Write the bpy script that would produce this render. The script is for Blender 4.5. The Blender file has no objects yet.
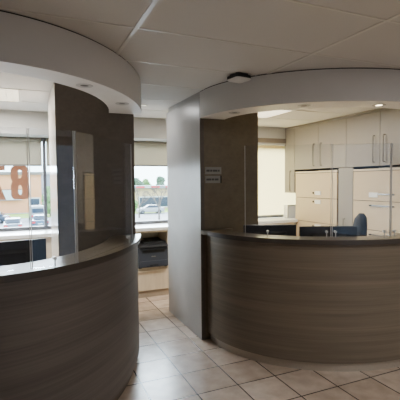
import bpy, bmesh, math, random
from mathutils import Vector, Matrix
random.seed(7)
PI = math.pi
scn = bpy.context.scene
COL = scn.collection

# ------------------------------------------------------------------ camera constants
F_PX, YAW, PIT, ROL, EYE = 399.83, 0.4114, -0.0464, -0.0094, 1.5581
CEIL = 2.4163
SOFFIT = 2.163
TOP = 1.087          # top of both transaction counters
TOPB = 1.047

# ------------------------------------------------------------------ materials
def nt(name):
    m = bpy.data.materials.new(name); m.use_nodes = True
    n = m.node_tree.nodes; l = m.node_tree.links
    return m, n, l, n['Principled BSDF']

def c3(r, g, b):  # sRGB 0-255 -> linear
    f = lambda v: (v/255/12.92) if v/255 <= .04045 else ((v/255+.055)/1.055)**2.4
    return (f(r), f(g), f(b), 1)

def plain(name, rgb, rough=.5, metal=0, var=.06, scale=12, bump=0, spec=.5, coord='Object', stretch=None):
    m, n, l, p = nt(name)
    p.inputs['Roughness'].default_value = rough
    p.inputs['Metallic'].default_value = metal
    p.inputs['Specular IOR Level'].default_value = spec
    tc = n.new('ShaderNodeTexCoord'); mp = n.new('ShaderNodeMapping')
    if stretch: mp.inputs['Scale'].default_value = stretch
    nz = n.new('ShaderNodeTexNoise'); nz.inputs['Scale'].default_value = scale; nz.inputs['Detail'].default_value = 5
    rp = n.new('ShaderNodeValToRGB')
    col = c3(*rgb)
    rp.color_ramp.elements[0].position = .3; rp.color_ramp.elements[1].position = .7
    rp.color_ramp.elements[0].color = tuple(min(1, c*(1-var)) for c in col[:3])+(1,)
    rp.color_ramp.elements[1].color = tuple(min(1, c*(1+var)) for c in col[:3])+(1,)
    l.new(tc.outputs[coord], mp.inputs['Vector']); l.new(mp.outputs['Vector'], nz.inputs['Vector'])
    l.new(nz.outputs['Fac'], rp.inputs['Fac']); l.new(rp.outputs['Color'], p.inputs['Base Color'])
    if bump:
        b = n.new('ShaderNodeBump'); b.inputs['Strength'].default_value = bump; b.inputs['Distance'].default_value = .01
        l.new(nz.outputs['Fac'], b.inputs['Height']); l.new(b.outputs['Normal'], p.inputs['Normal'])
    return m

def laminate(name, dark, light, rough=.42, coord='UV', sx=.55, sy=16, fine=90):
    """wood-look laminate, streaks running along the first coordinate"""
    m, n, l, p = nt(name)
    p.inputs['Roughness'].default_value = rough
    p.inputs['Specular IOR Level'].default_value = .35
    tc = n.new('ShaderNodeTexCoord')
    def streak(a, b, det):
        mp = n.new('ShaderNodeMapping'); mp.inputs['Scale'].default_value = (a, b, b)
        nz = n.new('ShaderNodeTexNoise'); nz.inputs['Scale'].default_value = 1; nz.inputs['Detail'].default_value = det
        nz.inputs['Distortion'].default_value = .35
        l.new(tc.outputs[coord], mp.inputs['Vector']); l.new(mp.outputs['Vector'], nz.inputs['Vector'])
        return nz
    a = streak(sx, sy, 4); b = streak(sx*2.2, fine, 3)
    mx = n.new('ShaderNodeMix'); mx.data_type = 'FLOAT'; mx.inputs['Factor'].default_value = .4
    l.new(a.outputs['Fac'], mx.inputs['A']); l.new(b.outputs['Fac'], mx.inputs['B'])
    rp = n.new('ShaderNodeValToRGB')
    rp.color_ramp.elements[0].position = .34; rp.color_ramp.elements[1].position = .66
    rp.color_ramp.elements[0].color = c3(*dark); rp.color_ramp.elements[1].color = c3(*light)
    l.new(mx.outputs['Result'], rp.inputs['Fac']); l.new(rp.outputs['Color'], p.inputs['Base Color'])
    return m

def emit(name, rgb, s):
    m, n, l, p = nt(name)
    p.inputs['Base Color'].default_value = c3(*rgb)
    p.inputs['Emission Color'].default_value = c3(*rgb)
    p.inputs['Emission Strength'].default_value = s
    return m

def glassy(name, tint=(.96, .975, .985), refl=1.0):
    """thin clear sheet: transparent, with a mirror share that grows towards grazing angles (same on both faces)"""
    m = bpy.data.materials.new(name); m.use_nodes = True
    n = m.node_tree.nodes; l = m.node_tree.links; n.clear()
    o = n.new('ShaderNodeOutputMaterial'); t = n.new('ShaderNodeBsdfTransparent'); g = n.new('ShaderNodeBsdfGlossy')
    ge = n.new('ShaderNodeNewGeometry'); dt = n.new('ShaderNodeVectorMath'); dt.operation = 'DOT_PRODUCT'
    l.new(ge.outputs['Incoming'], dt.inputs[0]); l.new(ge.outputs['Normal'], dt.inputs[1])
    def mth(op, a, b=None):
        q = n.new('ShaderNodeMath'); q.operation = op
        for k, v in ((0, a), (1, b)):
            if v is None: continue
            if isinstance(v, (int, float)): q.inputs[k].default_value = v
            else: l.new(v, q.inputs[k])
        return q.outputs[0]
    c = mth('ABSOLUTE', dt.outputs['Value']); p5 = mth('POWER', mth('SUBTRACT', 1.0, c), 5.0)
    fac = mth('MINIMUM', mth('MULTIPLY', mth('ADD', mth('MULTIPLY', p5, .96), .04), refl), 1.0)
    mix = n.new('ShaderNodeMixShader')
    t.inputs['Color'].default_value = tint+(1,); g.inputs['Roughness'].default_value = .0
    g.inputs['Color'].default_value = (.92, .95, 1, 1)
    l.new(fac, mix.inputs['Fac'])
    l.new(t.outputs[0], mix.inputs[1]); l.new(g.outputs[0], mix.inputs[2]); l.new(mix.outputs[0], o.inputs['Surface'])
    return m

def translucent(name, rgb, fac=.55):
    m, n, l, p = nt(name)
    p.inputs['Base Color'].default_value = c3(*rgb); p.inputs['Roughness'].default_value = .9
    tr = n.new('ShaderNodeBsdfTranslucent'); tr.inputs['Color'].default_value = c3(*rgb)
    tc = n.new('ShaderNodeTexCoord'); wv = n.new('ShaderNodeTexWave'); wv.inputs['Scale'].default_value = 40
    wv.inputs['Distortion'].default_value = 1.5
    mth = n.new('ShaderNodeMapRange'); mth.inputs['To Min'].default_value = fac-.03; mth.inputs['To Max'].default_value = fac+.03
    mix = n.new('ShaderNodeMixShader')
    l.new(tc.outputs['Object'], wv.inputs['Vector']); l.new(wv.outputs['Fac'], mth.inputs['Value'])
    l.new(mth.outputs['Result'], mix.inputs['Fac'])
    l.new(p.outputs[0], mix.inputs[1]); l.new(tr.outputs[0], mix.inputs[2])
    l.new(mix.outputs[0], n['Material Output'].inputs['Surface'])
    return m

def floor_mat():
    m, n, l, p = nt('floor_tile')
    t = .336
    tc = n.new('ShaderNodeTexCoord'); mp = n.new('ShaderNodeMapping')
    mp.inputs['Location'].default_value = (-1.1158+t*20, -2.9699+t*20, 0)
    br = n.new('ShaderNodeTexBrick'); br.offset = 0; br.squash = 1
    br.inputs['Scale'].default_value = 1; br.inputs['Brick Width'].default_value = t; br.inputs['Row Height'].default_value = t
    br.inputs['Mortar Size'].default_value = .0056; br.inputs['Mortar Smooth'].default_value = .2; br.inputs['Bias'].default_value = 0
    br.inputs['Color1'].default_value = c3(222, 202, 184); br.inputs['Color2'].default_value = c3(200, 179, 160)
    br.inputs['Mortar'].default_value = c3(58, 52, 47)
    nz = n.new('ShaderNodeTexNoise'); nz.inputs['Scale'].default_value = 9; nz.inputs['Detail'].default_value = 6
    mx = n.new('ShaderNodeMix'); mx.data_type = 'RGBA'; mx.blend_type = 'MULTIPLY'; mx.inputs['Factor'].default_value = .55
    rp = n.new('ShaderNodeValToRGB'); rp.color_ramp.elements[0].position = .3; rp.color_ramp.elements[1].position = .72
    rp.color_ramp.elements[0].color = (.50, .46, .43, 1); rp.color_ramp.elements[1].color = (1, 1, 1, 1)
    l.new(tc.outputs['Object'], mp.inputs['Vector']); l.new(mp.outputs['Vector'], br.inputs['Vector'])
    l.new(tc.outputs['Object'], nz.inputs['Vector']); l.new(nz.outputs['Fac'], rp.inputs['Fac'])
    l.new(br.outputs['Color'], mx.inputs['A']); l.new(rp.outputs['Color'], mx.inputs['B'])
    l.new(mx.outputs['Result'], p.inputs['Base Color'])
    bp = n.new('ShaderNodeBump'); bp.inputs['Strength'].default_value = .5; bp.inputs['Distance'].default_value = .003; bp.invert = True
    n2 = n.new('ShaderNodeTexNoise'); n2.inputs['Scale'].default_value = 30; n2.inputs['Detail'].default_value = 3
    l.new(tc.outputs['Object'], n2.inputs['Vector'])
    ad = n.new('ShaderNodeMath'); ad.operation = 'MULTIPLY_ADD'; ad.inputs[1].default_value = .35
    l.new(n2.outputs['Fac'], ad.inputs[0]); l.new(br.outputs['Fac'], ad.inputs[2])
    l.new(ad.outputs[0], bp.inputs['Height']); l.new(bp.outputs['Normal'], p.inputs['Normal'])
    p.inputs['Roughness'].default_value = .27
    p.inputs['Specular IOR Level'].default_value = .9
    return m

M = {}
M['floor'] = floor_mat()
M['ceiling'] = plain('ceiling_tile', (206, 202, 196), .9, var=.035, scale=180, bump=.15)
M['tbar'] = plain('ceiling_grid_metal', (212, 208, 200), .35, var=.02)
M['gap'] = plain('shadow_gap_black', (22, 19, 18), .8)
M['paint'] = plain('pale_wall_paint', (188, 188, 184), .7, var=.02, scale=4)
M['lobby'] = plain('lobby_wall_paint', (150, 144, 138), .7, var=.03, scale=3)
M['soffit'] = plain('soffit_paint', (206, 204, 202), .6, var=.02, scale=4)
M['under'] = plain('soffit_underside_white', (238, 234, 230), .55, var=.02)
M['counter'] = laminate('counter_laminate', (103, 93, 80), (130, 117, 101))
M['counter_shaded'] = laminate('counter_laminate_shaded', (92, 85, 80), (114, 106, 100))  # right counter's laminate, darkened and greyed to carry the left side's dimness
M['plinthdk'] = plain('dark_plinth', (96, 84, 72), .5)
M['block'] = laminate('dark_brown_laminate', (84, 75, 66), (95, 85, 75), coord='Object', sx=14, sy=14, fine=60)
M['block_lit'] = laminate('dark_brown_laminate_lit', (96, 84, 66), (108, 96, 76), coord='Object', sx=14, sy=14, fine=60)  # same laminate, with the right side's stronger, warmer light put into its colour
M['panel'] = laminate('grey_laminate', (158, 156, 154), (172, 170, 168), rough=.35, coord='Object', sx=12, sy=1.4, fine=4)
M['returnp'] = plain('light_return_panel', (206, 196, 182), .16, var=.03)
M['slab'] = plain('counter_top_laminate', (98, 88, 72), .28, var=.12, scale=40)
M['slabedge'] = plain('counter_top_edge', (70, 63, 57), .35, var=.08)
M['plinth'] = plain('brushed_metal', (186, 176, 162), .38, metal=.45, var=.05, scale=60)
M['cream'] = plain('file_cabinet_cream', (196, 174, 140), .45, var=.02)
M['creamlt'] = plain('file_cabinet_top', (208, 192, 164), .45, var=.02)
M['cab'] = plain('cabinet_grey', (140, 132, 122), .45, var=.02)
M['cabgap'] = plain('cabinet_gap', (58, 54, 50), .7)
M['steel'] = plain('handle_steel', (112, 108, 104), .3, metal=.85, var=.04)
M['white'] = plain('white_plastic', (226, 224, 218), .4, var=.02)
M['wood'] = laminate('pale_wood', (206, 190, 165), (222, 208, 184), coord='Object', sx=14, sy=1.5, fine=5)
M['ledge'] = plain('white_ledge', (226, 226, 222), .28, var=.02)
M['kick'] = plain('kickboard', (160, 146, 128), .5)
M['frame'] = plain('window_frame_metal', (92, 92, 96), .4, metal=.4)
M['black'] = plain('black_plastic', (26, 26, 29), .42, var=.15)
M['black2'] = plain('black_gloss_plastic', (16, 16, 18), .18, var=.1)
M['navy'] = plain('dark_navy_plastic', (10, 13, 24), .38, var=.1)
M['fabric'] = plain('chair_fabric', (34, 37, 46), .9, var=.25, scale=200, bump=.3)
M['printer'] = plain('printer_grey', (58, 64, 76), .45, var=.05)
M['printerdk'] = plain('printer_dark', (30, 31, 35), .5, var=.1)
M['sign'] = plain('plaque_grey', (128, 125, 118), .35, metal=.3, var=.05)
M['signtext'] = plain('plaque_lettering', (66, 63, 58), .6)
M['decal'] = translucent('brown_decal', (150, 114, 92), .58)
M['glass'] = glassy('clear_glass')
M['tinted'] = glassy('tinted_glass', tint=(.21, .22, .25))
M['shield'] = glassy('clear_shield', tint=(.95, .962, .98), refl=.8)
M['gedge'] = plain('polished_glass_edge', (196, 196, 196), .2, var=.03)
M['blind'] = translucent('blind_fabric', (176, 170, 154), .36)
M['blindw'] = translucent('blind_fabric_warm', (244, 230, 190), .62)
M['rail'] = plain('blind_rail', (112, 110, 106), .5)
M['val'] = plain('dark_valance', (120, 110, 98), .5)
M['troffer'] = emit('light_panel_soft', (255, 244, 218), 1.0)
M['trofferw'] = emit('light_panel_warm', (255, 243, 218), 1.7)
M['lampon'] = emit('downlight_on', (255, 236, 190), 9)
M['lampoff'] = plain('downlight_off', (70, 66, 62), .3, metal=.4)
M['asphalt'] = plain('asphalt', (134, 134, 136), .9, var=.08, scale=.3)
M['grass'] = plain('grass', (126, 150, 62), .9, var=.25, scale=1)
M['tan'] = plain('tan_stucco', (206, 146, 104), .9, var=.05, scale=.4)
M['tan2'] = plain('pale_stucco', (178, 156, 122), .9, var=.05, scale=.4)
M['greyst'] = plain('grey_stucco', (129, 136, 143), .9, var=.05, scale=.4)
M['redsign'] = plain('red_sign', (205, 38, 62), .6)
M['whitesign'] = plain('white_sign', (179, 185, 187), .5)
M['roofg'] = plain('grey_roof', (116, 107, 100), .9)
M['bark'] = plain('bark', (93, 85, 80), .9, var=.2)
M['leaf'] = plain('leaf_green', (88, 122, 71), .9, var=.35, scale=3)
M['leafd'] = plain('leaf_dark_green', (67, 91, 72), .9, var=.35, scale=3)
M['carsilver'] = plain('car_silver', (100, 107, 115), .25, metal=.5)
M['carblue'] = plain('car_blue_grey', (64, 90, 109), .25, metal=.4)
M['carwhite'] = plain('car_white', (136, 140, 143), .25)
M['cardark'] = plain('car_dark_grey', (49, 60, 75), .25, metal=.3)
M['carglass'] = plain('car_glass', (42, 54, 67), .1)
M['tyre'] = plain('tyre_rubber', (29, 29, 35), .9)
M['tail'] = plain('tail_light_red', (190, 14, 34), .3)

# ------------------------------------------------------------------ helpers
def place(o, parent=None):
    COL.objects.link(o)
    if parent is not None: o.parent = parent
    return o

def obj(name, bm, mat, parent=None, smooth=False, **props):
    me = bpy.data.meshes.new(name)
    bmesh.ops.recalc_face_normals(bm, faces=bm.faces)
    bm.to_mesh(me); bm.free()
    for m in (mat if isinstance(mat, (list, tuple)) else [mat]): me.materials.append(m)
    if smooth:
        for p in me.polygons: p.use_smooth = True
        me.set_sharp_from_angle(angle=math.radians(38))
    o = place(bpy.data.objects.new(name, me), parent)
    for k, v in props.items(): o[k] = v
    return o

def thing(name, label, cat, loc=(0, 0, 0), rz=0, group=None):
    o = bpy.data.objects.new(name, None); COL.objects.link(o)
    o.empty_display_size = .1
    o.location = loc; o.rotation_euler = (0, 0, rz); o['label'] = label; o['category'] = cat
    if group: o['group'] = group
    return o

def tag(o, label, cat, group=None):
    o['label'] = label; o['category'] = cat
    if group: o['group'] = group
    return o

def dup(root, loc, rz, label=None):
    r = root.copy(); COL.objects.link(r); r.location = loc; r.rotation_euler = (0, 0, rz)
    if label: r['label'] = label
    for ch in list(root.children):
        c = ch.copy(); COL.objects.link(c); c.parent = r
        for g in list(ch.children):
            d = g.copy(); COL.objects.link(d); d.parent = c
    return r

def box(bm, x0, x1, y0, y1, z0, z1, bev=0, mi=0, mat=None):
    vs = [bm.verts.new((x, y, z)) for z in (z0, z1) for y in (y0, y1) for x in (x0, x1)]
    fs = [bm.faces.new([vs[i] for i in f]) for f in ((0, 2, 3, 1), (4, 5, 7, 6), (0, 1, 5, 4), (2, 6, 7, 3), (0, 4, 6, 2), (1, 3, 7, 5))]
    for f in fs: f.material_index = mi
    if mat is not None: bmesh.ops.transform(bm, matrix=mat, verts=vs)
    if bev:
        es = list({e for f in fs for e in f.edges})
        r = bmesh.ops.bevel(bm, geom=es, offset=bev, segments=2, affect='EDGES', profile=.6)
        for f in r['faces']: f.material_index = mi
    return bm

def B(*a, **k): return box(bmesh.new(), *a, **k)

def prism(bm, pts, a0, a1, axis='z', bev=0, mi=0):
    """polygon pts extruded along an axis"""
    def P(p, a):
        return {'z': (p[0], p[1], a), 'y': (p[0], a, p[1]), 'x': (a, p[0], p[1])}[axis]
    b = [bm.verts.new(P(p, a0)) for p in pts]; t = [bm.verts.new(P(p, a1)) for p in pts]
    n = len(pts); fs = [bm.faces.new(b[::-1]), bm.faces.new(t)]
    for i in range(n): fs.append(bm.faces.new((b[i], b[(i+1) % n], t[(i+1) % n], t[i])))
    for f in fs: f.material_index = mi
    if bev:
        bmesh.ops.recalc_face_normals(bm, faces=fs)
        es = list({e for f in fs for e in f.edges})
        bmesh.ops.bevel(bm, geom=es, offset=bev, segments=2, affect='EDGES', profile=.6)
    return bm

def tube(bm, pts, r, seg=10, closed=False):
    pts = [Vector(p) for p in pts]; rings = []
    n = len(pts); up = Vector((0, 0, 1))
    for i, p in enumerate(pts):
        a = pts[(i-1) % n] if (i > 0 or closed) else p; b = pts[(i+1) % n] if (i < n-1 or closed) else p
        d = (b-a).normalized()
        u = up if abs(d.dot(up)) < .9 else Vector((1, 0, 0))
        s = d.cross(u).normalized(); w = s.cross(d).normalized()
        rr = r[i] if isinstance(r, (list, tuple)) else r
        rings.append([bm.verts.new(p+s*math.cos(2*PI*k/seg)*rr+w*math.sin(2*PI*k/seg)*rr) for k in range(seg)])
    for i in range(n if closed else n-1):
        A = rings[i]; C = rings[(i+1) % n]
        for k in range(seg): bm.faces.new((A[k], A[(k+1) % seg], C[(k+1) % seg], C[k]))
    if not closed:
        bm.faces.new(rings[0][::-1]); bm.faces.new(rings[-1])
    return bm

def lathe(bm, prof, seg=32, center=(0, 0, 0), mi=0):
    """prof: list of (r, z)"""
    cx, cy, cz = center; rings = []
    for r, z in prof:
        if r < 1e-6: rings.append([bm.verts.new((cx, cy, cz+z))])
        else: rings.append([bm.verts.new((cx+r*math.cos(2*PI*k/seg), cy+r*math.sin(2*PI*k/seg), cz+z)) for k in range(seg)])
    for A, C in zip(rings, rings[1:]):
        for k in range(seg):
            a = A[k % len(A)]; b = A[(k+1) % len(A)]; c = C[(k+1) % len(C)]; d = C[k % len(C)]
            vs = []
            for v in (a, b, c, d):
                if v not in vs: vs.append(v)
            if len(vs) > 2:
                f = bm.faces.new(vs); f.material_index = mi
    return bm

class Ell:
    def __init__(s, cx, cy, a, b): s.cx, s.cy, s.a, s.b = cx, cy, a, b
    def pt(s, t, off=0):
        x, y = s.a*math.cos(t), s.b*math.sin(t)
        nx, ny = s.b*math.cos(t), s.a*math.sin(t); L = math.hypot(nx, ny)
        return (s.cx+x+off*nx/L, s.cy+y+off*ny/L)
    def curve(s, t0, t1, off, n=96, grow=0):
        g = lambda f: grow*max(0, (f-.80)/.20)**1.5
        return [s.pt(t0+(t1-t0)*i/n, off+g(i/n)) for i in range(n+1)]

def ring(outer, inner, z0, z1, bev=0):
    """closed band between two plan curves, with uv = (arc length, height)"""
    bm = bmesh.new(); uv = bm.loops.layers.uv.new('UVMap')
    n = len(outer); s = [0]
    for i in range(1, n): s.append(s[-1]+math.dist(outer[i], outer[i-1]))
    ob = [bm.verts.new((x, y, z0)) for x, y in outer]; ot = [bm.verts.new((x, y, z1)) for x, y in outer]
    ib = [bm.verts.new((x, y, z0)) for x, y in inner]; it = [bm.verts.new((x, y, z1)) for x, y in inner]
    def face(vs, uvs, mi=0):
        f = bm.faces.new(vs); f.material_index = mi
        for l, u in zip(f.loops, uvs): l[uv].uv = u
    for i in range(n-1):
        a, b = s[i], s[i+1]
        face((ob[i], ob[i+1], ot[i+1], ot[i]), ((a, z0), (b, z0), (b, z1), (a, z1)), 0)
        face((ib[i+1], ib[i], it[i], it[i+1]), ((b, z0), (a, z0), (a, z1), (b, z1)), 1)
        face((ot[i], ot[i+1], it[i+1], it[i]), ((a, 0), (b, 0), (b, .3), (a, .3)), 1)
        face((ob[i+1], ob[i], ib[i], ib[i+1]), ((b, 0), (a, 0), (a, .3), (b, .3)), 1)
    for i in (0, n-1): face((ob[i], ot[i], it[i], ib[i]), ((0, z0), (0, z1), (.1, z1), (.1, z0)), 0)
    return bm

# ------------------------------------------------------------------ setting
X0, X1, Y0, Y1 = -1.62, 4.40, -2.6, 5.66
def struct(name, bm, mat, parent=None, **k):
    o = obj(name, bm, mat, parent, **k)
    if parent is None: o['kind'] = 'structure'
    return o

struct('floor', B(X0-.1, X1+.1, Y0-.1, Y1+.02, -.12, 0), M['floor'])
struct('ceiling', B(X0-.1, X1+.1, Y0-.1, Y1+.02, CEIL, CEIL+.1), M['ceiling'])
bm = bmesh.new()                                            # the ceiling's metal grid, 0.61 x 1.22 m
gx = [.589+1.22*i for i in range(-2, 4)]
gy = [2.2191+.61*j for j in range(-8, 6)]
for x in gx:
    if X0 < x < X1: box(bm, x-.012, x+.012, Y0, 5.22, CEIL-.004, CEIL+.002)
for y in gy:
    if Y0 < y < 5.2: box(bm, X0, X1, y-.007, y+.007, CEIL-.0035, CEIL+.002)
struct('trim_1', bm, M['tbar'])
struct('wall_left', B(X0-.1, X0, Y0-.1, Y1, 0, CEIL), M['lobby'])
bm = B(X1, X1+.1, 2.98, Y1, 0, CEIL); box(bm, 3.98, X1+.1, Y0-.1, 2.98, 0, CEIL)
struct('wall_right', bm, M['lobby'])
bm = bmesh.new()                                            # lobby wall behind the camera, with a tinted window
box(bm, X0, 1.6, Y0-.1, Y0, 0, CEIL); box(bm, 3.1, 3.98, Y0-.1, Y0, 0, CEIL); box(bm, 1.6, 3.1, Y0-.1, Y0, 0, .1); box(bm, 1.6, 3.1, Y0-.1, Y0, 2.3, CEIL)
struct('wall_front', bm, M['lobby'])
bm = bmesh.new()                                            # window wall: dropped header, piers, dwarf wall under the glass
for a, b in ((X0, -1.5), (.72, 1.2), (2.1, 2.85), (4.28, X1)): box(bm, a, b, 5.60, 5.66, .951, 2.14)
box(bm, X0, X1, 5.62, 5.66, 0, .95)
struct('wall_back', bm, M['paint'])
bm = B(X0, 2.15, 5.22, 5.66, 2.14, CEIL); box(bm, 2.15, 3.915, 5.46, 5.66, 2.14, CEIL); box(bm, 3.915, X1, 5.50, 5.66, 2.14, CEIL)
struct('beam_back', bm, M['paint'])

def window(name, x0, x1, mulls, y=5.62, z0=.95, z1=2.14, pane='glass'):
    r = bpy.data.objects.new(name, None); COL.objects.link(r); r['kind'] = 'structure'
    bm = bmesh.new()
    box(bm, x0, x1, y-.025, y+.025, z0, z0+.045); box(bm, x0, x1, y-.025, y+.025, z1-.045, z1)
    box(bm, x0, x0+.04, y-.025, y+.025, z0+.045, z1-.045); box(bm, x1-.04, x1, y-.025, y+.025, z0+.045, z1-.045)
    for m in mulls: box(bm, m-.02, m+.02, y-.06, y+.025, z0+.045, z1)
    obj('window_frame', bm, M['frame'], r)
    obj('pane', B(x0+.03, x1-.03, y+.004, y+.010, z0+.03, z1-.03), M[pane], r)
    return r
window('window_1', -1.5, .72, (.235,))
window('window_2', 1.2, 2.1, ())
window('window_3', 2.85, 4.28, ())
window('window_4', 1.6, 3.1, (), y=Y0-.05, z0=.1, z1=2.3, pane='tinted')

# floor to ceiling blocks flanking the passage
YB, YE = 3.54, 4.515
bm = bmesh.new(); box(bm, .242, .905, YB, YE, 0, CEIL)
for f in bm.faces:
    if f.calc_center_median().x < .25: f.material_index = 1
o = struct('wall_booth_left', bm, [M['block'], M['returnp']])
bm = bmesh.new(); box(bm, 1.588, 2.20, YB, YE-.02, 0, CEIL)
struct('wall_booth_right', bm, M['block_lit'])
r = bpy.data.objects.new('wall_passage_right', None); COL.objects.link(r); r['kind'] = 'structure'
obj('passage_panel', B(1.5485, 1.588, YB+.001, YE, 0, 2.362), M['panel'], r)
obj('passage_header', B(1.5525, 1.588, YB+.002, YE-.06, 2.366, CEIL), M['panel'], r)
obj('passage_shadow_gap', B(1.556, 1.588, YB+.003, YE-.06, 2.362, 2.366), M['gap'], r)
obj('passage_end_strip', B(1.5486, 1.590, YB-.004, YB+.001, 0, SOFFIT-.002), M['block'], r)

# ------------------------------------------------------------------ reception counters and soffits
ER = Ell(2.955, 3.44, 1.298, 1.094)
EL = Ell(-.266, 4.236, 1.25, 1.942)
def ang_at_y(E, y, side, off=0):
    # parameter where the offset curve reaches height y on the given side
    best = None
    for i in range(3600):
        t = .85*PI + 1.15*PI*i/3600
        p = E.pt(t, off)
        if (p[0] > E.cx) != (side > 0): continue
        d = abs(p[1]-y)
        if best is None or d < best[0]: best = (d, t)
    return best[1]
def ang_at_x(E, x, off=0):
    best = None
    for i in range(3600):
        t = PI + PI*i/3600; d = abs(E.pt(t, off)[0]-x)
        if best is None or d < best[0]: best = (d, t)
    return best[1]

def counter(name, E, span, label, offs, cap, deep, skin, foot):
    t = thing(name, label, 'reception counter', (E.cx, E.cy, 0))
    inv = Matrix.Translation((-E.cx, -E.cy, 0))
    def add(nm, bm, mats):
        bmesh.ops.transform(bm, matrix=inv, verts=bm.verts); return obj(nm, bm, mats, t, smooth=True)
    def rg(o0, o1, z0, z1):
        a0, a1 = span(o0); b0, b1 = span(o1)
        return ring(E.curve(a0, a1, o0), E.curve(b0, b1, o1), z0, z1)
    body, slab = offs
    add('plinth', rg(body-.03, body-.05, .0, .085), [foot, M['gap']])
    add('front_panel', rg(body, body-.03, .078, TOPB), [skin, M['block']])
    bm = rg(slab, slab-deep, TOPB, TOP)
    add('counter_top', bm, [M['slabedge'], M['slab']])
    add('counter_top_cap', cap(), [M['slab']]) if cap else None
    add('work_surface', rg(body-.03, -.72, .715, .745), [M['ledge'], M['ledge']])
    add('support_panel', rg(-.30, -.32, 0, .715), [M['block'], M['block']])
    return t
spanR = lambda off: (ang_at_y(ER, YB-.006, -1, off), ang_at_x(ER, 3.9, off))
spanL = lambda off: (PI, ang_at_y(EL, YB-.004, 1, off))
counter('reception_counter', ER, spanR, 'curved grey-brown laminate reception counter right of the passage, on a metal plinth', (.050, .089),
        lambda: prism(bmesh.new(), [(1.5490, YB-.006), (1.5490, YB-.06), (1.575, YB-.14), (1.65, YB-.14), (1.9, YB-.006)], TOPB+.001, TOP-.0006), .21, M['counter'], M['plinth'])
counter('reception_counter', EL, spanL, 'curved shade-darkened grey-brown laminate reception counter left of the passage, nearest the camera', (.02, .048), None, .26, M['counter_shaded'], M['plinthdk'])

def soffit(name, E, span, outer, inner, grow=0):
    r = bpy.data.objects.new(name, None); COL.objects.link(r); r['kind'] = 'structure'
    def rg(o0, o1, z0, z1):
        a0, a1 = span(o0); b0, b1 = span(o1)
        return ring(E.curve(a0, a1, o0), E.curve(b0, b1, o1, grow=grow), z0, z1)
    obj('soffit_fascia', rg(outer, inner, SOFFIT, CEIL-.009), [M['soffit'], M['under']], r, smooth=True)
    obj('soffit_shadow_gap', rg(outer-.006, inner+.006, CEIL-.009, CEIL-.0005), [M['gap'], M['gap']], r, smooth=True)
soffit('trim_2', ER, spanR, .112, -.15)
soffit('trim_3', EL, spanL, .072, -.14, -.07)

# glass sneeze shields
def shield(P0, P1, label, z1, clips=(), edges=(True, True)):
    v = Vector((P1[0]-P0[0], P1[1]-P0[1], 0)); L = v.length; rz = math.atan2(v.y, v.x)
    t = thing('glass_shield', label, 'glass screen', (P0[0], P0[1], TOP), rz, 'clear glass screens on the counters')
    h = z1-TOP
    obj('glass_pane', B(.004, L-.004, -.004, .004, .001, h), M['shield'], t)
    if edges[0]: obj('polished_edge', B(0, .004, -.004, .004, .001, h), M['gedge'], t)
    if edges[1]: obj('polished_edge', B(L-.004, L, -.004, .004, .001, h), M['gedge'], t)
    for c in clips:
        bm = bmesh.new(); tube(bm, [(c*L, -.012, .045), (c*L, .012, .045)], .011, 14)
        box(bm, c*L-.004, c*L+.004, -.008, -.0045, 0, .045)
        obj('glass_clip', bm, M['gedge'], t, smooth=True)
    return t
g0, g1, g2 = (1.707, 2.959), (2.304, 2.581), (2.748, 2.383)
shield(g0, g1, 'clear glass screen on the right counter, from the brown wall to the first joint', 1.855, (.27, .95))
v = 1.855
shield((g1[0]+.006, g1[1]-.004), g2, 'clear glass screen on the right counter, between the two upright joints', v, (.06, .9))
shield((g2[0]+.006, g2[1]-.002), (3.40, 2.40), 'clear glass screen on the right counter at the right edge of the picture', v, (.06,))
h0, h1, h2, h3 = (.772, 3.12), (.268, 2.415), (.022, 2.37), (-.55, 2.345)
shield(h1, h0, 'clear glass screen on the left counter, at its passage end', v, (.9,))
shield(h2, (h1[0]-.007, h1[1]-.003), 'clear glass screen on the left counter, in front of the dark wall edge', v, (.5,))
shield(h3, (h2[0]-.005, h2[1]), 'clear glass screen on the left counter, in front of the window with the numbers', v, (.2,))

# ------------------------------------------------------------------ downlights, ceiling lights, access point
def downlight(x, y, lit, label):
    t = thing('downlight', label, 'downlight', (x, y, SOFFIT), 0, 'downlights in the curved soffits')
    obj('trim_ring', lathe(bmesh.new(), [(.026, 0), (.026, -.003), (.044, -.006), (.052, -.003), (.052, 0)], 28), M['soffit'], t, smooth=True)
    obj('lamp', lathe(bmesh.new(), [(0, -.002), (.015, -.002), (.026, -.0012), (.026, -.0002)], 24), M['lampon'] if lit else M['lampoff'], t, smooth=True)
downlight(.355, 2.60, False, 'unlit round downlight in the left soffit, the one nearer the camera')
downlight(.700, 3.085, False, 'unlit round downlight in the left soffit, at its passage end')
downlight(1.71, 3.14, False, 'unlit round downlight in the right soffit, beside the passage')
downlight(2.082, 2.653, False, 'unlit round downlight in the right soffit, left of the lit one')
downlight(2.645, 2.417, True, 'lit round downlight in the right soffit, the only one glowing')

t = thing('passage_downlight', 'small round downlight in the ceiling at the far end of the passage', 'downlight', (1.235, 4.38, CEIL))
obj('trim_ring', lathe(bmesh.new(), [(.026, 0), (.026, -.006), (.036, -.008), (.042, -.004), (.042, 0)], 24), M['white'], t, smooth=True)
obj('lamp', lathe(bmesh.new(), [(0, -.004), (.026, -.003), (.026, -.0005)], 24), M['troffer'], t, smooth=True)

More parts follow.
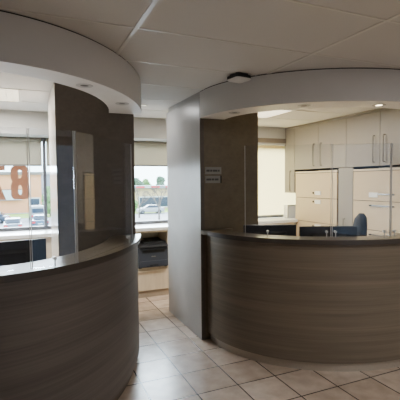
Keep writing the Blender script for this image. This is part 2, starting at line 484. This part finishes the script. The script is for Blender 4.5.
def troffer(x0, y0, mat, label):
    t = thing('ceiling_light', label, 'ceiling light', (x0+.305, y0+.305, CEIL), 0, 'square ceiling lights')
    bm = bmesh.new()
    for a in (-1, 1):
        box(bm, -.300, .300, a*.300-.012, a*.300+.012, -.006, -.0005); box(bm, a*.300-.012, a*.300+.012, -.288, .288, -.006, -.0005)
    obj('light_frame', bm, M['tbar'], t)
    obj('diffuser', B(-.288, .288, -.288, .288, -.0045, -.001), mat, t)
    bm = bmesh.new()
    for k in range(-4, 5):
        box(bm, -.288, .288, k*.06-.002, k*.06+.002, -.0065, -.0046); box(bm, k*.06-.002, k*.06+.002, -.288, .288, -.0065, -.0046)
    obj('louvre', bm, M['tbar'], t)
    return t
troffer(-.63, 4.05, M['troffer'], 'square louvred ceiling light in the left booth, at the left edge of the picture')
troffer(2.42, 4.05, M['trofferw'], 'bright warm square ceiling light in the right booth, above the grey cabinets')

t = thing('wireless_access_point', 'white square access point with black sides under the ceiling beside the right soffit', 'access point', (1.60, 2.86, CEIL), math.radians(10))
def rsq(h, r, z, n=6):
    out = []
    for cx, cy, a0 in ((h-r, h-r, 0), (-h+r, h-r, PI/2), (-h+r, -h+r, PI), (h-r, -h+r, 1.5*PI)):
        for i in range(n+1):
            a = a0+PI/2*i/n; out.append((cx+r*math.cos(a), cy+r*math.sin(a), z))
    return out
def loft(loops):
    bm = bmesh.new(); R = [[bm.verts.new(p) for p in lp] for lp in loops]; n = len(R[0])
    for A, C in zip(R, R[1:]):
        for k in range(n): bm.faces.new((A[k], A[(k+1) % n], C[(k+1) % n], C[k]))
    bm.faces.new(R[0]); bm.faces.new(R[-1][::-1]); return bm
obj('access_point_back', loft([rsq(.058, .02, -.0005), rsq(.060, .02, -.012), rsq(.074, .024, -.016), rsq(.076, .025, -.040)]), M['black'], t, smooth=True)
obj('access_point_cover', loft([rsq(.0755, .025, -.0402), rsq(.074, .025, -.046), rsq(.066, .022, -.052), rsq(.04, .02, -.055)]), M['white'], t, smooth=True)

# ------------------------------------------------------------------ wall plaques
def plaque(x0, x1, z0, z1, label, dashes, rim):
    t = thing('wall_plaque', label, 'sign', ((x0+x1)/2, YB, (z0+z1)/2), 0, 'grey plaques on the brown wall')
    w, h = (x1-x0)/2, (z1-z0)/2
    obj('plate', B(-w, w, -.007, -.0005, -h, h, bev=.002), M['sign'], t)
    if rim: obj('plate_edge_shadow', B(w, w+.010, -.012, -.0005, -h, h), M['gap'], t)  # dark strip standing in for the shadow at the plaque's right edge
    bm = bmesh.new(); x = -w*.86
    for d in dashes: box(bm, x, x+d, -.0085, -.0068, -.010, .009); x += d+.006
    obj('lettering', bm, M['signtext'], t)
plaque(1.600, 1.775, 1.627, 1.697, 'grey wall plaque on the brown wall, the upper of the two', (.034, .022, .05, .018), False)
plaque(1.600, 1.763, 1.541, 1.612, 'grey wall plaque with a dark shadow strip at its right edge, the lower of the two', (.05, .028, .04), True)

# ------------------------------------------------------------------ cabinets on the right
XF = 3.92
def bar_handle(bm, y, z0, z1, x=XF):
    pts = [(x, y, z0), (x-.024, y, z0), (x-.03, y, z0+.008), (x-.03, y, z1-.008), (x-.024, y, z1), (x, y, z1)]
    tube(bm, pts, .0055, 8); return bm
def upper(ya, yb, z0, doors, label):
    """wall cupboard, doors given as (y0, y1, handle_y)"""
    t = thing('wall_cabinet', label, 'wall cabinet', (XF, ya, z0), 0, 'grey wall cupboards on the right')
    off = Matrix.Translation((-XF, -ya, -z0))
    def add(nm, bm, mat, par, s=False):
        bmesh.ops.transform(bm, matrix=off, verts=bm.verts); return obj(nm, bm, mat, par, smooth=s)
    add('carcass', B(XF+.02, X1-.005, ya+.001, yb-.001, z0, 2.385), M['cabgap'], t)
    add('crown', B(XF-.012, X1-.005, ya, yb, 2.385, CEIL-.0045), M['cab'], t)
    for a, b, hy in doors:
        d = add('door', B(XF, XF+.019, a+.0025, b-.0025, z0, 2.382, bev=.0015), M['cab'], t)
        add('handle', bar_handle(bmesh.new(), hy, z0+.045 if z0 > 1.5 else 1.39, z0+.365 if z0 > 1.5 else 1.71), M['steel'], d, True)
upper(5.2247, 5.49, 1.36, [(5.2247, 5.49, 5.31)], 'tall narrow grey wall cupboard at the window end of the row')
upper(4.115, 5.2247, 1.728, [(4.115, 4.669, 4.595), (4.669, 5.2247, 4.750)], 'two-door grey wall cupboard above the file cabinet nearer the window')
upper(3.005, 4.115, 1.728, [(3.005, 3.562, 3.487), (3.562, 4.115, 3.640)], 'two-door grey wall cupboard above the file cabinet at the right edge')

def file_cabinet(ya, yb, label, long_pull):
    t = thing('file_cabinet', label, 'file cabinet', (XF, ya, 0), 0, 'cream file cabinets on the right')
    off = Matrix.Translation((-XF, -ya, 0)); yc = (ya+yb)/2
    def add(nm, bm, mat, par, s=False):
        bmesh.ops.transform(bm, matrix=off, verts=bm.verts); return obj(nm, bm, mat, par, smooth=s)
    add('carcass', B(XF+.02, X1-.01, ya, yb, 0, 1.69), M['cabgap'], t)
    add('top_rail', B(XF-.002, XF+.02, ya, yb, 1.672, 1.696, bev=.002), M['creamlt'], t)
    zs = [1.668, 1.297, .935, .575, .20]
    for k in range(4):
        d = add('drawer', B(XF, XF+.02, ya+.004, yb-.004, zs[k+1]+.004, zs[k]-.004, bev=.002), M['cream'], t)
        zl = zs[k+1]+.075 if k == 0 else zs[k]-.055
        if long_pull:
            if k == 0:
                add('label_holder', B(XF-.006, XF, yc+.075, yc+.21, zl-.03, zl+.03), M['white'], d)
                bm = B(XF-.016, XF, yc-.16, yc+.07, zl+.004, zl+.020)
            else:
                add('lock', lathe(bmesh.new(), [(0, 0), (.02, 0), (.02, .014), (0, .016)], 16, (XF-.008, yc+.18, zl-.008)), M['black'], d)
                bm = B(XF-.016, XF, yc-.16, yc+.16, zl-.008, zl+.008)
            add('handle', bm, M['steel'], d)
        else:
            add('label_holder', B(XF-.006, XF, yc-.13, yc-.005, zl-.028, zl+.028), M['white'], d)
            bm = tube(bmesh.new(), [(XF-.012, yc+.03, zl), (XF, yc+.03, zl)], .013, 12)
            add('lock', bm, M['black'], d, True)
    add('plinth', B(XF+.01, X1-.02, ya+.01, yb-.01, 0, .19), M['cabgap'], t)
file_cabinet(4.275, 5.20, 'cream lateral file cabinet on the right, the one nearer the window', False)
file_cabinet(3.03, 3.985, 'cream lateral file cabinet on the right, at the right edge of the picture', True)
t = thing('broom_cupboard', 'narrow pale grey panel cupboard between the two cream file cabinets', 'cupboard', (XF, 3.99, 0))
obj('carcass', B(.021, .46, .002, .278, 0, 1.724), M['cabgap'], t)
d = obj('door', B(.002, .02, .003, .262, .06, 1.722, bev=.0015), M['cab'], t)
bm = tube(bmesh.new(), [(0.002, .14, .80), (-.028, .14, .80), (-.028, .14, 1.04), (0.002, .14, 1.04)], .0055, 8)
obj('handle', bm, M['steel'], d, smooth=True)

# ------------------------------------------------------------------ window side: worktop, base cabinets, printer
tag(obj('window_worktop', prism(bmesh.new(), [(X0+.005, 5.13), (3.912, 5.13), (3.912, 5.205), (4.27, 5.205), (4.27, 5.592), (X0+.005, 5.592)], .905, .95, bev=.004), M['ledge']), 'long white worktop running under the windows along the back', 'worktop')
def base_cabinet(x0, x1, label, n):
    t = thing('base_cabinet', label, 'base cabinet', (x0, 5.17, 0), 0, 'pale wood base cabinets under the window worktop')
    w = x1-x0
    obj('carcass', B(.001, w-.001, .02, .44, .09, .902), M['wood'], t)
    obj('kickboard', B(.001, w-.001, .03, .05, 0, .09), M['kick'], t)
    for k in range(n):
        a, b = w*k/n+.002, w*(k+1)/n-.002
        d = obj('door', B(a, b, 0, .019, .095, .90, bev=.0015), M['wood'], t)
        bm = bmesh.new(); tube(bm, [((a+b)/2-.06, 0, .84), ((a+b)/2-.06, -.028, .84), ((a+b)/2+.06, -.028, .84), ((a+b)/2+.06, 0, .84)], .005, 8)
        obj('handle', bm, M['steel'], d, smooth=True)
base_cabinet(-1.6, -.35, 'pale wood base cabinet under the worktop in the left booth, by the outer wall', 2)
base_cabinet(-.35, 1.14, 'pale wood base cabinet under the worktop, behind the left brown wall', 3)
base_cabinet(1.80, 3.88, 'pale wood base cabinet under the worktop in the right booth', 4)
t = thing('printer_cabinet', 'pale wood base cabinet with an open niche for the printer at the passage end', 'base cabinet', (1.14, 5.17, 0))
bm = bmesh.new()
box(bm, .001, .02, 0, .44, .09, .902); box(bm, .624, .658, 0, .44, .09, .902); box(bm, .02, .624, .42, .44, .09, .902)
box(bm, .02, .624, 0, .42, .875, .902); box(bm, .02, .624, 0, .42, .385, .403); box(bm, .02, .624, .02, .42, .09, .11)
obj('carcass', bm, M['wood'], t)
obj('kickboard', B(.001, .658, .015, .035, 0, .088), M['kick'], t)
d = obj('drawer', B(.022, .622, 0, .019, .095, .375, bev=.002), M['wood'], t)
obj('handle', B(.16, .53, -.014, 0, .352, .368, bev=.002), M['wood'], d)
# printer, 0.42 wide
t = thing('printer', 'dark grey multifunction printer in the cabinet niche under the window', 'printer', (1.555, 5.15, .403))
bm = prism(bmesh.new(), [(-.01, .012), (-.01, .26), (.0, .275), (.38, .275), (.38, .012)], -.207, .207, 'x', bev=.006)
obj('printer_body', bm, M['printer'], t)
for a in (-.18, .18):
    for b in (.03, .33): obj('foot', B(a-.02, a+.02, b-.02, b+.02, 0, .014), M['printerdk'], t)
obj('output_slot', B(-.155, .155, -.013, .02, .205, .243), M['black'], t)
obj('paper_drawer', B(-.19, .19, -.020, .0, .022, .098, bev=.004), M['printer'], t)
obj('drawer_grip', B(-.06, .06, -.023, -.018, .03, .048), M['printerdk'], t)
obj('emblem', B(-.03, .03, -.0125, -.009, .150, .160), M['sign'], t)
bm = prism(bmesh.new(), [(-.02, .275), (-.045, .285), (-.04, .303), (.02, .318), (.02, .275)], -.20, .20, 'x', bev=.003)
p = obj('control_panel', bm, M['printerdk'], t)
bm = bmesh.new()
for k in range(5):
    lathe(bm, [(0, .004), (.007, .004), (.008, 0)], 12, (.04+k*.028, -.01, .3075))
obj('button', bm, M['printer'], p)
s = obj('scanner_lid', B(-.203, .203, .022, .375, .278, .318, bev=.006), M['printerdk'], t)
bm = prism(bmesh.new(), [(.05, .318), (.05, .338), (.10, .346), (.30, .338), (.34, .318)], -.12, .195, 'x', bev=.005)
obj('document_feeder', bm, M['printerdk'], t)
bm = prism(bmesh.new(), [(.06, .345), (.07, .350), (.27, .372), (.272, .362), (.10, .342)], -.07, .16, 'x')
obj('paper_tray', bm, M['black'], t)

# a small pale box on the worktop in the right booth
t = thing('document_tray', 'white document tray with a grey rim on the worktop beneath the tall cupboard', 'tray', (3.99, 5.42, .95))
obj('tray_box', B(-.095, .115, -.05, .06, 0, .21, bev=.004), M['white'], t)
bm = bmesh.new()
for a in (-.097, .109): box(bm, a, a+.008, -.056, -.050, 0, .21)
box(bm, -.097, .117, -.056, -.050, .204, .212)
obj('tray_rim', bm, M['steel'], t)

# ------------------------------------------------------------------ roller blinds
def blind(x0, x1, zb, mat, label, y=5.585, valance=False, ztop=2.139):
    t = thing('roller_blind', label, 'blind', ((x0+x1)/2, y, ztop), 0, 'roller blinds on the windows')
    w = (x1-x0)/2
    obj('blind_fabric', B(-w, w, -.001, .001, zb-ztop+.02, -.03), mat, t)
    obj('bottom_rail', B(-w, w, -.006, .006, zb-ztop, zb-ztop+.022, bev=.002), M['rail'], t)
    bm = tube(bmesh.new(), [(-w, 0, -.028), (w, 0, -.028)], .024, 14)
    obj('roller', bm, mat, t, smooth=True)
    return t
blind(-1.46, .205, 1.775, M['blind'], 'roller blind half drawn over the window with the brown numbers', y=5.575)
blind(.262, .70, 1.775, M['blind'], 'narrow roller blind half drawn right of the dark window post', y=5.575)
blind(1.22, 2.08, 1.78, M['blind'], 'roller blind half drawn at the end of the passage', y=5.565)
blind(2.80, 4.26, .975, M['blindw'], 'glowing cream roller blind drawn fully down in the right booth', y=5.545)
t = obj('blind_valance', B(2.16, 3.912, 5.436, 5.4595, 2.165, 2.238, bev=.003), M['val']); tag(t, 'brown valance strip above the cream blind in the right booth', 'valance')

# ------------------------------------------------------------------ brown numbers on the window (read 87 from outside)
def flat_curve(name, splines, mat, loc):
    cu = bpy.data.curves.new(name, 'CURVE'); cu.dimensions = '2D'; cu.fill_mode = 'BOTH'; cu.extrude = .0008
    for pts in splines:
        s = cu.splines.new('POLY'); s.points.add(len(pts)-1); s.use_cyclic_u = True
        for q, p in zip(s.points, pts): q.co = (p[0], p[1], 0, 1)
    o = bpy.data.objects.new(name, cu)
    me = bpy.data.meshes.new_from_object(o); bpy.data.objects.remove(o)
    me.materials.append(mat); o = bpy.data.objects.new(name, me); COL.objects.link(o)
    o.location = loc; o.rotation_euler = (PI/2, 0, 0); return o
def rrect(cx, cy, w, h, r, n=6):
    return [(cx+x, cy+y) for x, y, _ in (lambda W, H: [(sx*(W-r)+r*math.cos(a0+PI/2*i/n), sy*(H-r)+r*math.sin(a0+PI/2*i/n), 0)
            for sx, sy, a0 in ((1, 1, 0), (-1, 1, PI/2), (-1, -1, PI), (1, -1, 1.5*PI)) for i in range(n+1)])(w/2, h/2)]
W8, H8 = .22, .43
up = rrect(0, H8*.255, W8, H8*.49, .075); lo = rrect(0, -H8*.245, W8*1.0, H8*.51, .075)
# outline: upper lobe and lower lobe meeting at a narrower waist
half = [(0, H8/2), (.066, H8/2), (.094, H8/2-.016), (.108, H8/2-.05), (.108, .060), (.102, .035), (.088, .014), (.102, -.008), (.110, -.036),
        (.110, -H8/2+.055), (.096, -H8/2+.018), (.068, -H8/2), (0, -H8/2)]
out8 = half+[(-x, y) for x, y in half[-2:0:-1]]
def slot(cy, h, w=.048): return [(w/2*math.cos(a), cy+(h/2)*(abs(math.sin(a))**.8)*(1 if math.sin(a) > 0 else -1)) for a in [2*PI*i/28 for i in range(28)]]
o = flat_curve('window_number', [out8, slot(.108, .105, .046), slot(-.095, .125, .046)], M['decal'], (-.060, 5.634, 1.565))
tag(o, 'brown number eight stuck on the left window', 'window lettering', 'brown numbers on the window')
sev = [(-.105, H8/2), (.108, H8/2), (.108, H8/2-.056), (-.020, H8/2-.056), (.112, -H8/2), (.030, -H8/2), (-.105, H8/2-.07)]
o = flat_curve('window_number', [sev], M['decal'], (-.338, 5.634, 1.562))
tag(o, 'brown number seven seen from behind on the left window, cut by the picture edge', 'window lettering', 'brown numbers on the window')

# ------------------------------------------------------------------ monitors and chair
def monitor(x, y, rz, w, label, ztop=1.165):
    t = thing('monitor', label, 'monitor', (x, y, .745), rz, 'black monitors behind the counters')
    top = ztop-.745; h = .35
    obj('screen_housing', B(-w/2, w/2, -.012, .012, top-h, top, bev=.006), M['navy'], t)
    obj('screen', B(-w/2+.012, w/2-.012, .0122, .0135, top-h+.016, top-.012), M['black2'], t)
    obj('back_cover', loft([[(sx*w*.32, -.012, top-h*.5+sz*h*.32) for sx, sz in ((-1, -1), (1, -1), (1, 1), (-1, 1))], [(sx*w*.26, -.034, top-h*.5+sz*h*.26) for sx, sz in ((-1, -1), (1, -1), (1, 1), (-1, 1))]]), M['navy'], t)
    obj('stand', B(-.035, .035, -.058, -.034, .012, top-h*.45, bev=.004), M['black'], t)
    obj('base', B(-.12, .12, -.13, .06, 0, .014, bev=.004), M['black'], t)
monitor(2.07, 3.13, math.radians(-23.6), .49, 'black monitor behind the right counter, seen from behind, nearer the brown wall', ztop=1.151)
monitor(2.40, 2.725, math.radians(-23.6), .50, 'black monitor behind the right counter, seen from behind, beside the chair', ztop=1.160)
monitor(-.165, 2.98, math.radians(6), .58, 'black monitor behind the left counter, below the bright window', ztop=1.168)

def office_chair(x, y, rz, label, ztop=1.165):
    t = thing('office_chair', label, 'office chair', (x, y, 0), rz)
    zs = .47
    obj('seat', loft([[(px*.9, py*.9, zs) for px, py, _ in rsq(.24, .09, 0)], [(px, py, zs+.03) for px, py, _ in rsq(.245, .09, 0)], [(px*.95, py*.95, zs+.075) for px, py, _ in rsq(.24, .09, 0)]]), M['fabric'], t, smooth=True)
    # backrest: curved rounded slab, faces +x; edge seen from the side
    bm = bmesh.new(); rows = []
    zb, zt = zs+.16, ztop
    for i in range(13):
        f = i/12; z = zb+(zt-zb)*f
        hw = .225*(1-abs(2*f-1)**5*.55); th = .066*(1-abs(2*f-1)**9*.55)
        xc = -.235-.045*math.sin(f*PI*.9)-.03*f
        loop = []
        for k in range(20):
            a = 2*PI*k/20; yy = hw*math.copysign(abs(math.cos(a))**.6, math.cos(a)); xx = th*math.copysign(abs(math.sin(a))**.8, math.sin(a))
            loop.append((xc+xx+.035*(yy/.225)**2, yy, z))
        rows.append(loop)
    n = 20; R = [[bm.verts.new(p) for p in lp] for lp in rows]
    for A, C in zip(R, R[1:]):
        for k in range(n): bm.faces.new((A[k], A[(k+1) % n], C[(k+1) % n], C[k]))
    bm.faces.new(R[0]); bm.faces.new(R[-1])
    obj('backrest', bm, M['fabric'], t, smooth=True)
    bm = tube(bmesh.new(), [(-.05, 0, zs-.01), (-.24, 0, zs-.01), (-.31, 0, zs+.06), (-.325, 0, zs+.34)], .02, 8)
    obj('back_bracket', bm, M['black'], t, smooth=True)
    for s in (-1, 1):
        bm = tube(bmesh.new(), [(-.02, s*.2, zs), (-.02, s*.275, zs+.01), (-.02, s*.28, zs+.2)], .014, 8)
        box(bm, -.13, .12, s*.28-.035, s*.28+.035, zs+.2, zs+.228, bev=.008)
        obj('armrest', bm, M['black'], t, smooth=True)
    obj('gas_column', lathe(bmesh.new(), [(.0, .09), (.03, .09), (.03, .28), (.018, .28), (.018, .46), (.08, .468), (0, .47)], 18), M['black'], t, smooth=True)
    for k in range(5):
        a = 2*PI*k/5+.3; c, s_ = math.cos(a), math.sin(a)
        l = obj('leg', tube(bmesh.new(), [(0, 0, .10), (.27*c, .27*s_, .068)], [.026, .016], 8), M['black'], t, smooth=True)
        bm = tube(bmesh.new(), [(.275*c-.022*s_, .275*s_+.022*c, .028), (.275*c+.022*s_, .275*s_-.022*c, .028)], .028, 14)
        obj('caster', bm, M['black2'], l, smooth=True)
office_chair(3.434, 2.974, math.radians(-45.7), 'black office chair behind the right counter, its back turned edge-on', ztop=1.20)

# ------------------------------------------------------------------ outside, one storey below
ZG = -3.6
bm = B(-160, 220, 7.5, 330, ZG-.2, ZG); struct('ground', bm, M['asphalt'])
struct('lawn', B(-60, 60, 64, 73, ZG, ZG+.05), M['grass'])

def building(name, x0, x1, y0, y1, h, wall, roof, label, glass=()):
    t = thing(name, label, 'building', ((x0+x1)/2, y0, ZG))
    w = (x1-x0)/2
    obj('wall', B(-w, w, 0, y1-y0, 0, h), wall, t)
    obj('roof', B(-w-.3, w+.3, -.5, y1-y0+.3, h, h+.5), roof, t)
    for a, b, z0, z1 in glass:
        g = obj('shop_window', B(a*w, b*w, -.08, -.01, z0, z1), M['carglass'], t)
        obj('window_surround', B(a*w-.15, b*w+.15, -.05, -.005, z0-.15, z1+.2), M['whitesign'], g)
    return t
building('shop_building', -13, 2.6, 76, 90, 6.6, M['tan'], M['roofg'], 'orange-tan shop building across the car park, seen through the left window', ((-.9, -.62, .5, 2.6), (.75, .95, .5, 2.4)))
building('pale_building', -22, 9.5, 100, 115, 7.2, M['greyst'], M['whitesign'], 'pale grey block beyond the tan shop, seen through the left window', ((.3, .6, 1, 3), (.7, .95, 1, 3)))
building('red_fascia_shop', 11.5, 37, 74, 86, 3.9, M['tan2'], M['greyst'], 'low shop with a red and white fascia, seen at the end of the passage', ((-.75, -.45, .4, 2.2), (-.35, .1, .4, 2.2), (.2, .6, .4, 2.2)))
def signboard(x0, x1, y, z0, z1, mat, label, cat='sign'):
    t = thing('sign_board', label, cat, ((x0+x1)/2, y, z0)); w = (x1-x0)/2
    obj('face', B(-w, w, -.12, 0, 0, z1-z0, bev=.03), mat, t)
    bm = bmesh.new()
    for z in (0, z1-z0-.1): box(bm, -w, w, -.16, -.121, z, z+.1)
    obj('sign_frame', bm, M['roofg'], t)
signboard(-5.0, -.6, 75.6, -3.6+2.2, -3.6+4.1, M['whitesign'], 'white sign board on the front of the tan shop')
for a, b, mt, nm in ((19.0, 20.6, 'redsign', 'red fascia board on the low shop, left of the white board'), (20.7, 21.85, 'whitesign', 'white fascia board between the red ones on the low shop'),
                     (21.95, 23.6, 'redsign', 'red fascia board on the low shop, just right of the white board'), (24.8, 26.8, 'redsign', 'red fascia board on the low shop, at its right end by the grey panel')):
    signboard(a, b, 73.4, ZG+3.95, ZG+4.42, M[mt], nm)

def make_car(label, paint, kind='sedan'):
    """car with its tail towards -y; 4.4 long, 1.8 wide"""
    t = thing('car', label, 'car', (0, 0, 0), 0, 'parked cars outside')
    if kind == 'van': prof = [(-2.3, .3), (-2.3, 1.0), (-2.2, 1.95), (-2.05, 2.05), (.9, 2.05), (1.5, 1.25), (2.2, 1.05), (2.3, .8), (2.3, .3)]
    else: prof = [(-2.2, .28), (-2.22, .6), (-2.15, .95), (-1.6, 1.0), (1.2, .98), (2.05, .82), (2.2, .6), (2.2, .28)]
    obj('body', prism(bmesh.new(), prof, -.88, .88, 'x', bev=.08), paint, t, smooth=True)
    if kind == 'van':
        obj('glazing', B(-.78, .78, -2.335, -2.2, 1.15, 1.75, bev=.03), M['carglass'], t)
    else:
        cab = [(-1.75, .95), (-1.2, 1.42), (.35, 1.45), (1.15, .95)]
        c = obj('cabin', prism(bmesh.new(), cab, -.74, .74, 'x', bev=.06), paint, t, smooth=True)
        bm = bmesh.new()
        vs = [(-.62, -1.70, 1.02), (.62, -1.70, 1.02), (.55, -1.28, 1.385), (-.55, -1.28, 1.385)]
        dv = Vector((0, -.03, .03)); f = [bm.verts.new(Vector(v)+dv) for v in vs]; bm.faces.new(f)
        for s in (-1, 1):
            f = [bm.verts.new((s*.752, y, z)) for y, z in ((-1.4, 1.03), (.95, 1.03), (.3, 1.38), (-1.1, 1.36))]; bm.faces.new(f)
        obj('glazing', bm, M['carglass'], c)
    for y in (-1.35, 1.38):
        for s in (-1, 1):
            w = obj('wheel', tube(bmesh.new(), [(s*.70, y, .32), (s*.91, y, .32)], .32, 18), M['tyre'], t, smooth=True)
            obj('hub', tube(bmesh.new(), [(s*.905, y, .32), (s*.925, y, .32)], .17, 14), M['carsilver'], w, smooth=True)
    for s in (-1, 1): obj('tail_light', B(s*.68-.17, s*.68+.17, -2.31 if kind == 'van' else -2.27, -2.1, .62, .84, bev=.03), M['tail'], t)
    obj('number_plate', B(-.26, .26, -2.33 if kind == 'van' else -2.26, -2.2, .5, .62), M['whitesign'], t)
    return t
def put(c, x, y, rz=0): c.location = (x, y, ZG); c.rotation_euler = (0, 0, rz)
CARS = []
put(make_car('silver car with red tail lights parked nearest below the left window', M['carsilver']), -1.35, 47.5, math.radians(2))
put(make_car('blue-grey car parked by the window post, right of the silver one', M['carblue']), 1.55, 50.5, math.radians(-3))
put(make_car('white van parked in the row beyond the silver car', M['carwhite'], 'van'), 1.35, 60, math.radians(4))
put(make_car('dark grey car at the left edge of the picture, beyond the silver car', M['cardark']), -4.3, 58, math.radians(80))
put(make_car('white car parked on the far side of the lot at the end of the passage', M['carwhite']), 18.6, 63, math.radians(85))

def blob_tree(name, x, y, h, r, mat, label, trunk=.35):
    t = thing(name, label, 'tree', (x, y, ZG), 0, 'trees outside')
    rnd = random.Random(int(x*31+y*7))
    bm = bmesh.new()
    for k in range(9):
        a = rnd.random()*2*PI; d = r*.6*rnd.random(); z = h*(trunk+.18)+(h*(1-trunk)-h*.3)*rnd.random()
        rr = r*(.38+.25*rnd.random())
        res = bmesh.ops.create_icosphere(bm, subdivisions=3, radius=rr, matrix=Matrix.Translation((d*math.cos(a), d*math.sin(a), z)))
        for v in res['verts']: v.co += Vector((rnd.gauss(0, 1), rnd.gauss(0, 1), rnd.gauss(0, 1)))*rr*.09
    obj('foliage', bm, mat, t)
    obj('trunk', tube(bmesh.new(), [(0, 0, 0), (.05, .03, h*.4), (0, 0, h*.75)], [r*.1, r*.08, r*.04], 8), M['bark'], t)
blob_tree('leafy_tree', 3.5, 66, 5.0, 1.9, M['leaf'], 'round green tree beside the left window post', .1)
blob_tree('leafy_tree', 24.6, 92, 6.3, 1.6, M['leafd'], 'dark green tree behind the low red shop, left', .3)
blob_tree('leafy_tree', 27.6, 96, 6.0, 1.5, M['leaf'], 'pale green tree behind the low red shop, in the middle', .3)
blob_tree('leafy_tree', 30.6, 94, 6.6, 1.7, M['leafd'], 'dark green tree behind the low red shop, right', .3)
blob_tree('round_shrub', 16.8, 68, 1.6, 1.2, M['leaf'], 'low round green shrub in front of the low red shop', .1)
def bare_tree(x, y, h, label, seed):
    rnd = random.Random(seed); bm = bmesh.new()
    t = thing('bare_tree', label, 'tree', (x, y, ZG), 0, 'bare trees outside')
    def grow(p, d, L, r, n):
        q = p+d*L; tube(bm, [p, (p+q)/2+Vector((rnd.gauss(0, .03), rnd.gauss(0, .03), 0))*L, q], [r, r*.85, r*.65], 6)
        if n == 0: return
        for _ in range(3):
            e = (d+Vector((rnd.gauss(0, .5), rnd.gauss(0, .5), rnd.gauss(.1, .2)))).normalized(); grow(q, e, L*.72, r*.6, n-1)
    grow(Vector((0, 0, 0)), Vector((0, 0, 1)), h*.32, .13, 4)
    obj('branches', bm, M['bark'], t)
bare_tree(16.6, 52, 5.2, 'bare grey tree in front of the low red shop, right of the passage view', 3)
bare_tree(14.9, 56, 4.6, 'bare grey tree in front of the low red shop, left of the passage view', 5)

# ------------------------------------------------------------------ light
w = bpy.data.worlds.new('sky'); scn.world = w; w.use_nodes = True
n = w.node_tree.nodes; l = w.node_tree.links
bg = n['Background']; tc = n.new('ShaderNodeTexCoord'); sp = n.new('ShaderNodeSeparateXYZ'); rp = n.new('ShaderNodeValToRGB')
l.new(tc.outputs['Generated'], sp.inputs[0]); l.new(sp.outputs['Z'], rp.inputs['Fac'])
rp.color_ramp.elements[0].position = 0; rp.color_ramp.elements[0].color = (.74, .95, 1, 1)
rp.color_ramp.elements[1].position = .7; rp.color_ramp.elements[1].color = (.70, .86, 1, 1)
l.new(rp.outputs['Color'], bg.inputs['Color']); bg.inputs['Strength'].default_value = 8.0

def area(name, loc, rot, sx, sy, power, color, portal=False):
    L = bpy.data.lights.new(name, 'AREA'); L.shape = 'RECTANGLE'; L.size = sx; L.size_y = sy; L.energy = power; L.color = color
    o = bpy.data.objects.new(name, L); COL.objects.link(o); o.location = loc; o.rotation_euler = rot
    if portal: L.cycles.is_portal = True
    return o
for x0, x1 in ((-1.5, .72), (1.2, 2.1), (2.85, 4.28)):
    area('window_portal', ((x0+x1)/2, 5.70, 1.55), (-PI/2, 0, 0), x1-x0, 1.2, 1, (1, 1, 1), True)
area('passage_fill', (1.235, 4.38, CEIL-.02), (0, 0, 0), .06, .06, 3, (1, .98, .96))  # added lamp, brightens the passage panel, floor and ceiling
area('right_booth_lamp', (2.725, 4.355, CEIL-.03), (0, 0, 0), .55, .55, 42, (1, .93, .81))
for lx, ly in ((2.6, .5), (3.0, -1.0), (2.4, -.9)):
    area('lobby_fill', (lx, ly, CEIL-.02), (0, 0, 0), 1.1, .55, 13, (1, .98, .945))  # unseen fill lamps, added to brighten the unlit lobby
area('left_booth_lamp', (-.325, 4.355, CEIL-.03), (0, 0, 0), .55, .55, 50, (1, .95, .88))

L = bpy.data.lights.new('window_light_boost', 'SUN'); L.energy = 17; L.angle = math.radians(55); L.color = (.84, .93, 1)  # broad added sun lamp, boosts window light onto the passage panel
o = bpy.data.objects.new('window_light_boost', L); COL.objects.link(o)
o.rotation_euler = Vector((.40, -.86, -.30)).to_track_quat('-Z', 'Y').to_euler(); o.location = (0, 12, 8)

L = bpy.data.lights.new('floor_glint_fill', 'SUN'); L.energy = 12; L.angle = math.radians(50); L.color = (.78, .90, 1)  # second broad lamp, added for the window highlight on the floor tiles
o = bpy.data.objects.new('floor_glint_fill', L); COL.objects.link(o)
o.rotation_euler = Vector((-.26, -.86, -.44)).to_track_quat('-Z', 'Y').to_euler(); o.location = (4, 12, 8)

# ------------------------------------------------------------------ camera
cam = bpy.data.cameras.new('camera'); co = bpy.data.objects.new('camera', cam); COL.objects.link(co)
cam.sensor_fit = 'HORIZONTAL'; cam.sensor_width = 36; cam.lens = F_PX/400*36; cam.clip_start = .05; cam.clip_end = 600
Fw = Vector((math.sin(YAW)*math.cos(PIT), math.cos(YAW)*math.cos(PIT), math.sin(PIT)))
R = Vector((math.cos(YAW), -math.sin(YAW), 0)); U = R.cross(Fw)
R2 = R*math.cos(ROL)+U*math.sin(ROL); U2 = U*math.cos(ROL)-R*math.sin(ROL)
co.matrix_world = Matrix((( R2.x, U2.x, -Fw.x, 0), (R2.y, U2.y, -Fw.y, 0), (R2.z, U2.z, -Fw.z, EYE), (0, 0, 0, 1)))
scn.camera = co
scn.view_settings.view_transform = 'AgX'
scn.view_settings.look = 'None'
scn.view_settings.exposure = .7
